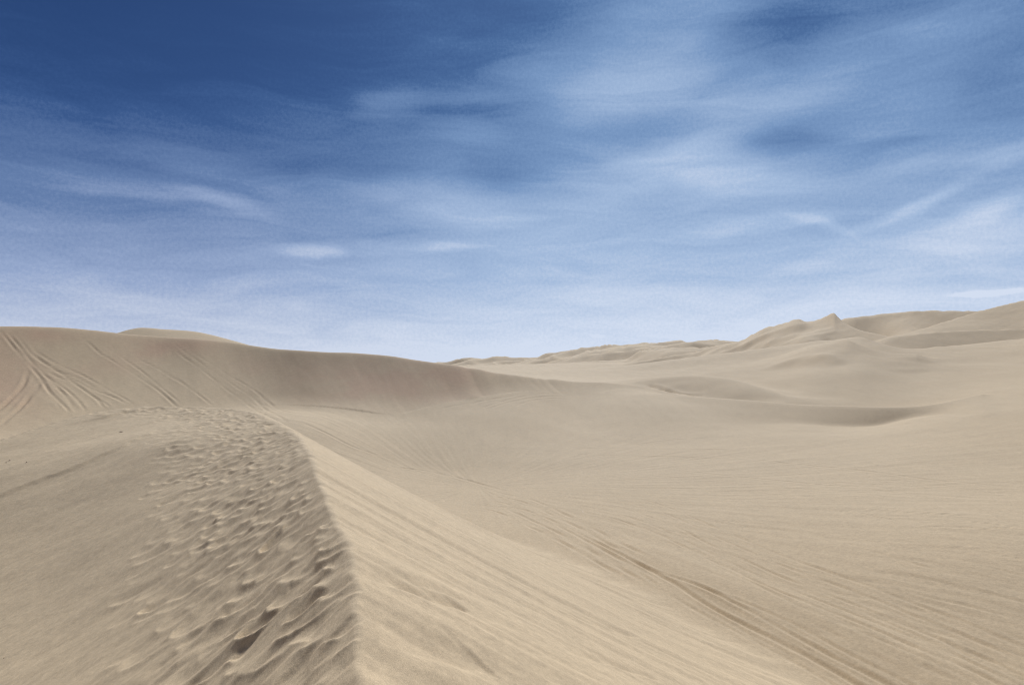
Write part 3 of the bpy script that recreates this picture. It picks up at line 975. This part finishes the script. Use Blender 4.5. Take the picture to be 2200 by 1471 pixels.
idx = np.arange(NR * NA).reshape(NR, NA)
quads = []
a0 = idx[:-1]; a1 = idx[1:]
b0 = np.roll(a0, -1, axis=1); b1 = np.roll(a1, -1, axis=1)
Q = np.stack([a0, b0, b1, a1], -1).reshape(-1, 4)      # counter-clockwise seen from above
fidx = np.maximum(np.maximum(ID.reshape(-1)[Q[:, 0]], ID.reshape(-1)[Q[:, 1]]), np.maximum(ID.reshape(-1)[Q[:, 2]], ID.reshape(-1)[Q[:, 3]]))
V3 = np.stack([X, Y, Z], -1).reshape(-1, 3)
NVf = NV.reshape(-1, 3); REDf = red.reshape(-1)
for k, nm in enumerate(NAMES):
    q = Q[fidx == k]
    if len(q) < 20:
        continue
    tri = None
    used, inv = np.unique(q.reshape(-1), return_inverse=True)
    v = V3[used]
    loops = inv.astype(np.int32)
    nq = len(q)
    starts = np.arange(nq, dtype=np.int32) * 4
    extra_v = 0
    if k == fid:       # close the small hole under the viewer
        inner = np.searchsorted(used, idx[0])
        cv = np.array([[0, 0, float(Z[0].mean())]])
        v = np.vstack([v, cv]); c = len(v) - 1
        t = np.stack([inner, np.full(NA, c), np.roll(inner, -1)], -1)[:, ::-1]
        loops = np.concatenate([loops, t.reshape(-1).astype(np.int32)])
        starts = np.concatenate([starts, nq * 4 + np.arange(NA, dtype=np.int32) * 3])
        extra_v = 1
    me = bpy.data.meshes.new(nm)
    me.vertices.add(len(v)); me.vertices.foreach_set('co', v.astype(np.float32).reshape(-1))
    me.loops.add(len(loops)); me.loops.foreach_set('vertex_index', loops)
    me.polygons.add(len(starts)); me.polygons.foreach_set('loop_start', starts)
    me.update(calc_edges=True)
    me.polygons.foreach_set('use_smooth', np.ones(len(starts), bool))
    at = me.attributes.new('rust', 'FLOAT', 'POINT')
    rv = REDf[used]
    if extra_v: rv = np.append(rv, 0)
    at.data.foreach_set('value', rv.astype(np.float32))
    nn = NVf[used]
    if extra_v: nn = np.vstack([nn, [[0, 0, 1]]])
    me.normals_split_custom_set_from_vertices(nn.astype(np.float32))
    me.materials.append(SAND)
    o = bpy.data.objects.new(nm, me)
    o['kind'] = 'structure'
    COL.objects.link(o)
    print('part', nm, len(starts))
print('grid', NR, NA)


# ------------------------------------------------------------------ small things lying on the sand
def ground_point(px, py):
    x, y = raycast(px, py, H)
    r = math.hypot(x, y); a = math.atan2(x, y)
    i = int(np.clip(np.searchsorted(RS, r), 0, NR - 1)); j = int(np.clip(np.searchsorted(AZ, a), 0, NA - 1))
    return x, y, float(H[i, j])


def plain_material(name, col, rough=.9):
    m = bpy.data.materials.new(name); m.use_nodes = True
    nt = m.node_tree; b = nt.nodes['Principled BSDF']
    n = nt.nodes.new('ShaderNodeTexNoise'); n.inputs['Scale'].default_value = 40
    r = nt.nodes.new('ShaderNodeValToRGB')
    r.color_ramp.elements[0].color = tuple(c * .7 for c in col) + (1,); r.color_ramp.elements[1].color = tuple(c * 1.3 for c in col) + (1,)
    nt.links.new(n.outputs[0], r.inputs[0]); nt.links.new(r.outputs[0], b.inputs['Base Color'])
    b.inputs['Roughness'].default_value = rough
    return m


DARK = plain_material('dark_crust', (.20, .155, .11))
PALE = plain_material('pale_crust', (.72, .64, .54))


def clod(px, py, lx, ly, lz, rz, mat, name, label, cat, group=None, seed=1):
    """an angular lump: a subdivided icosphere broken up with noise, flat side down, half sunk in the sand"""
    import bmesh
    from mathutils import Vector, noise as mn
    bm = bmesh.new()
    bmesh.ops.create_icosphere(bm, subdivisions=3, radius=1.0)
    for v in bm.verts:
        n = mn.noise(v.co * 1.3 + Vector((seed * 3.7, 0, 0))) * .45 + mn.noise(v.co * 3.1 + Vector((0, seed * 2.1, 0))) * .16
        v.co *= 1 + n
        if v.co.z < -.35: v.co.z = -.35 + (v.co.z + .35) * .2
        v.co.x *= lx / 2; v.co.y *= ly / 2; v.co.z *= lz / 2
    me = bpy.data.meshes.new(name); bm.to_mesh(me); bm.free()
    for p in me.polygons: p.use_smooth = seed % 2 == 0
    me.materials.append(mat)
    o = bpy.data.objects.new(name, me)
    x, y, z = ground_point(px, py)
    o.location = (x, y, z + lz * .12); o.rotation_euler = (.1, .15, rz)
    o['label'] = label; o['category'] = cat
    if group: o['group'] = group
    COL.objects.link(o)


g1 = 'dark clods scattered on the windward flank'
clod(261, 928, .15, .07, .04, .5, DARK, 'sand_clod', 'dark sliver of crusted sand alone on the upper left flank of the near dune', 'clod', g1, 1)
clod(14, 994, .07, .05, .03, .4, DARK, 'sand_clod', 'small dark clod, the lower left one of a touching pair near the left edge', 'clod', g1, 2)
clod(21, 990, .06, .05, .03, .9, DARK, 'sand_clod', 'small dark clod, the upper right one of a touching pair near the left edge', 'clod', g1, 3)
clod(57, 993, .035, .03, .03, 0, DARK, 'sand_clod', 'tiny brown crumb on smooth sand a little right of the dark pair', 'clod', g1, 4)
clod(9, 1415, .022, .012, .008, .4, DARK, 'sand_clod', 'dark crumb on streaked sand in the bottom left corner nearest the viewer', 'clod', g1, 5)
clod(1252, 1100, .12, .14, .06, .2, PALE, 'pale_stone', 'pale stone lying among the wheel tracks where they enter the basin', 'stone', None, 6)
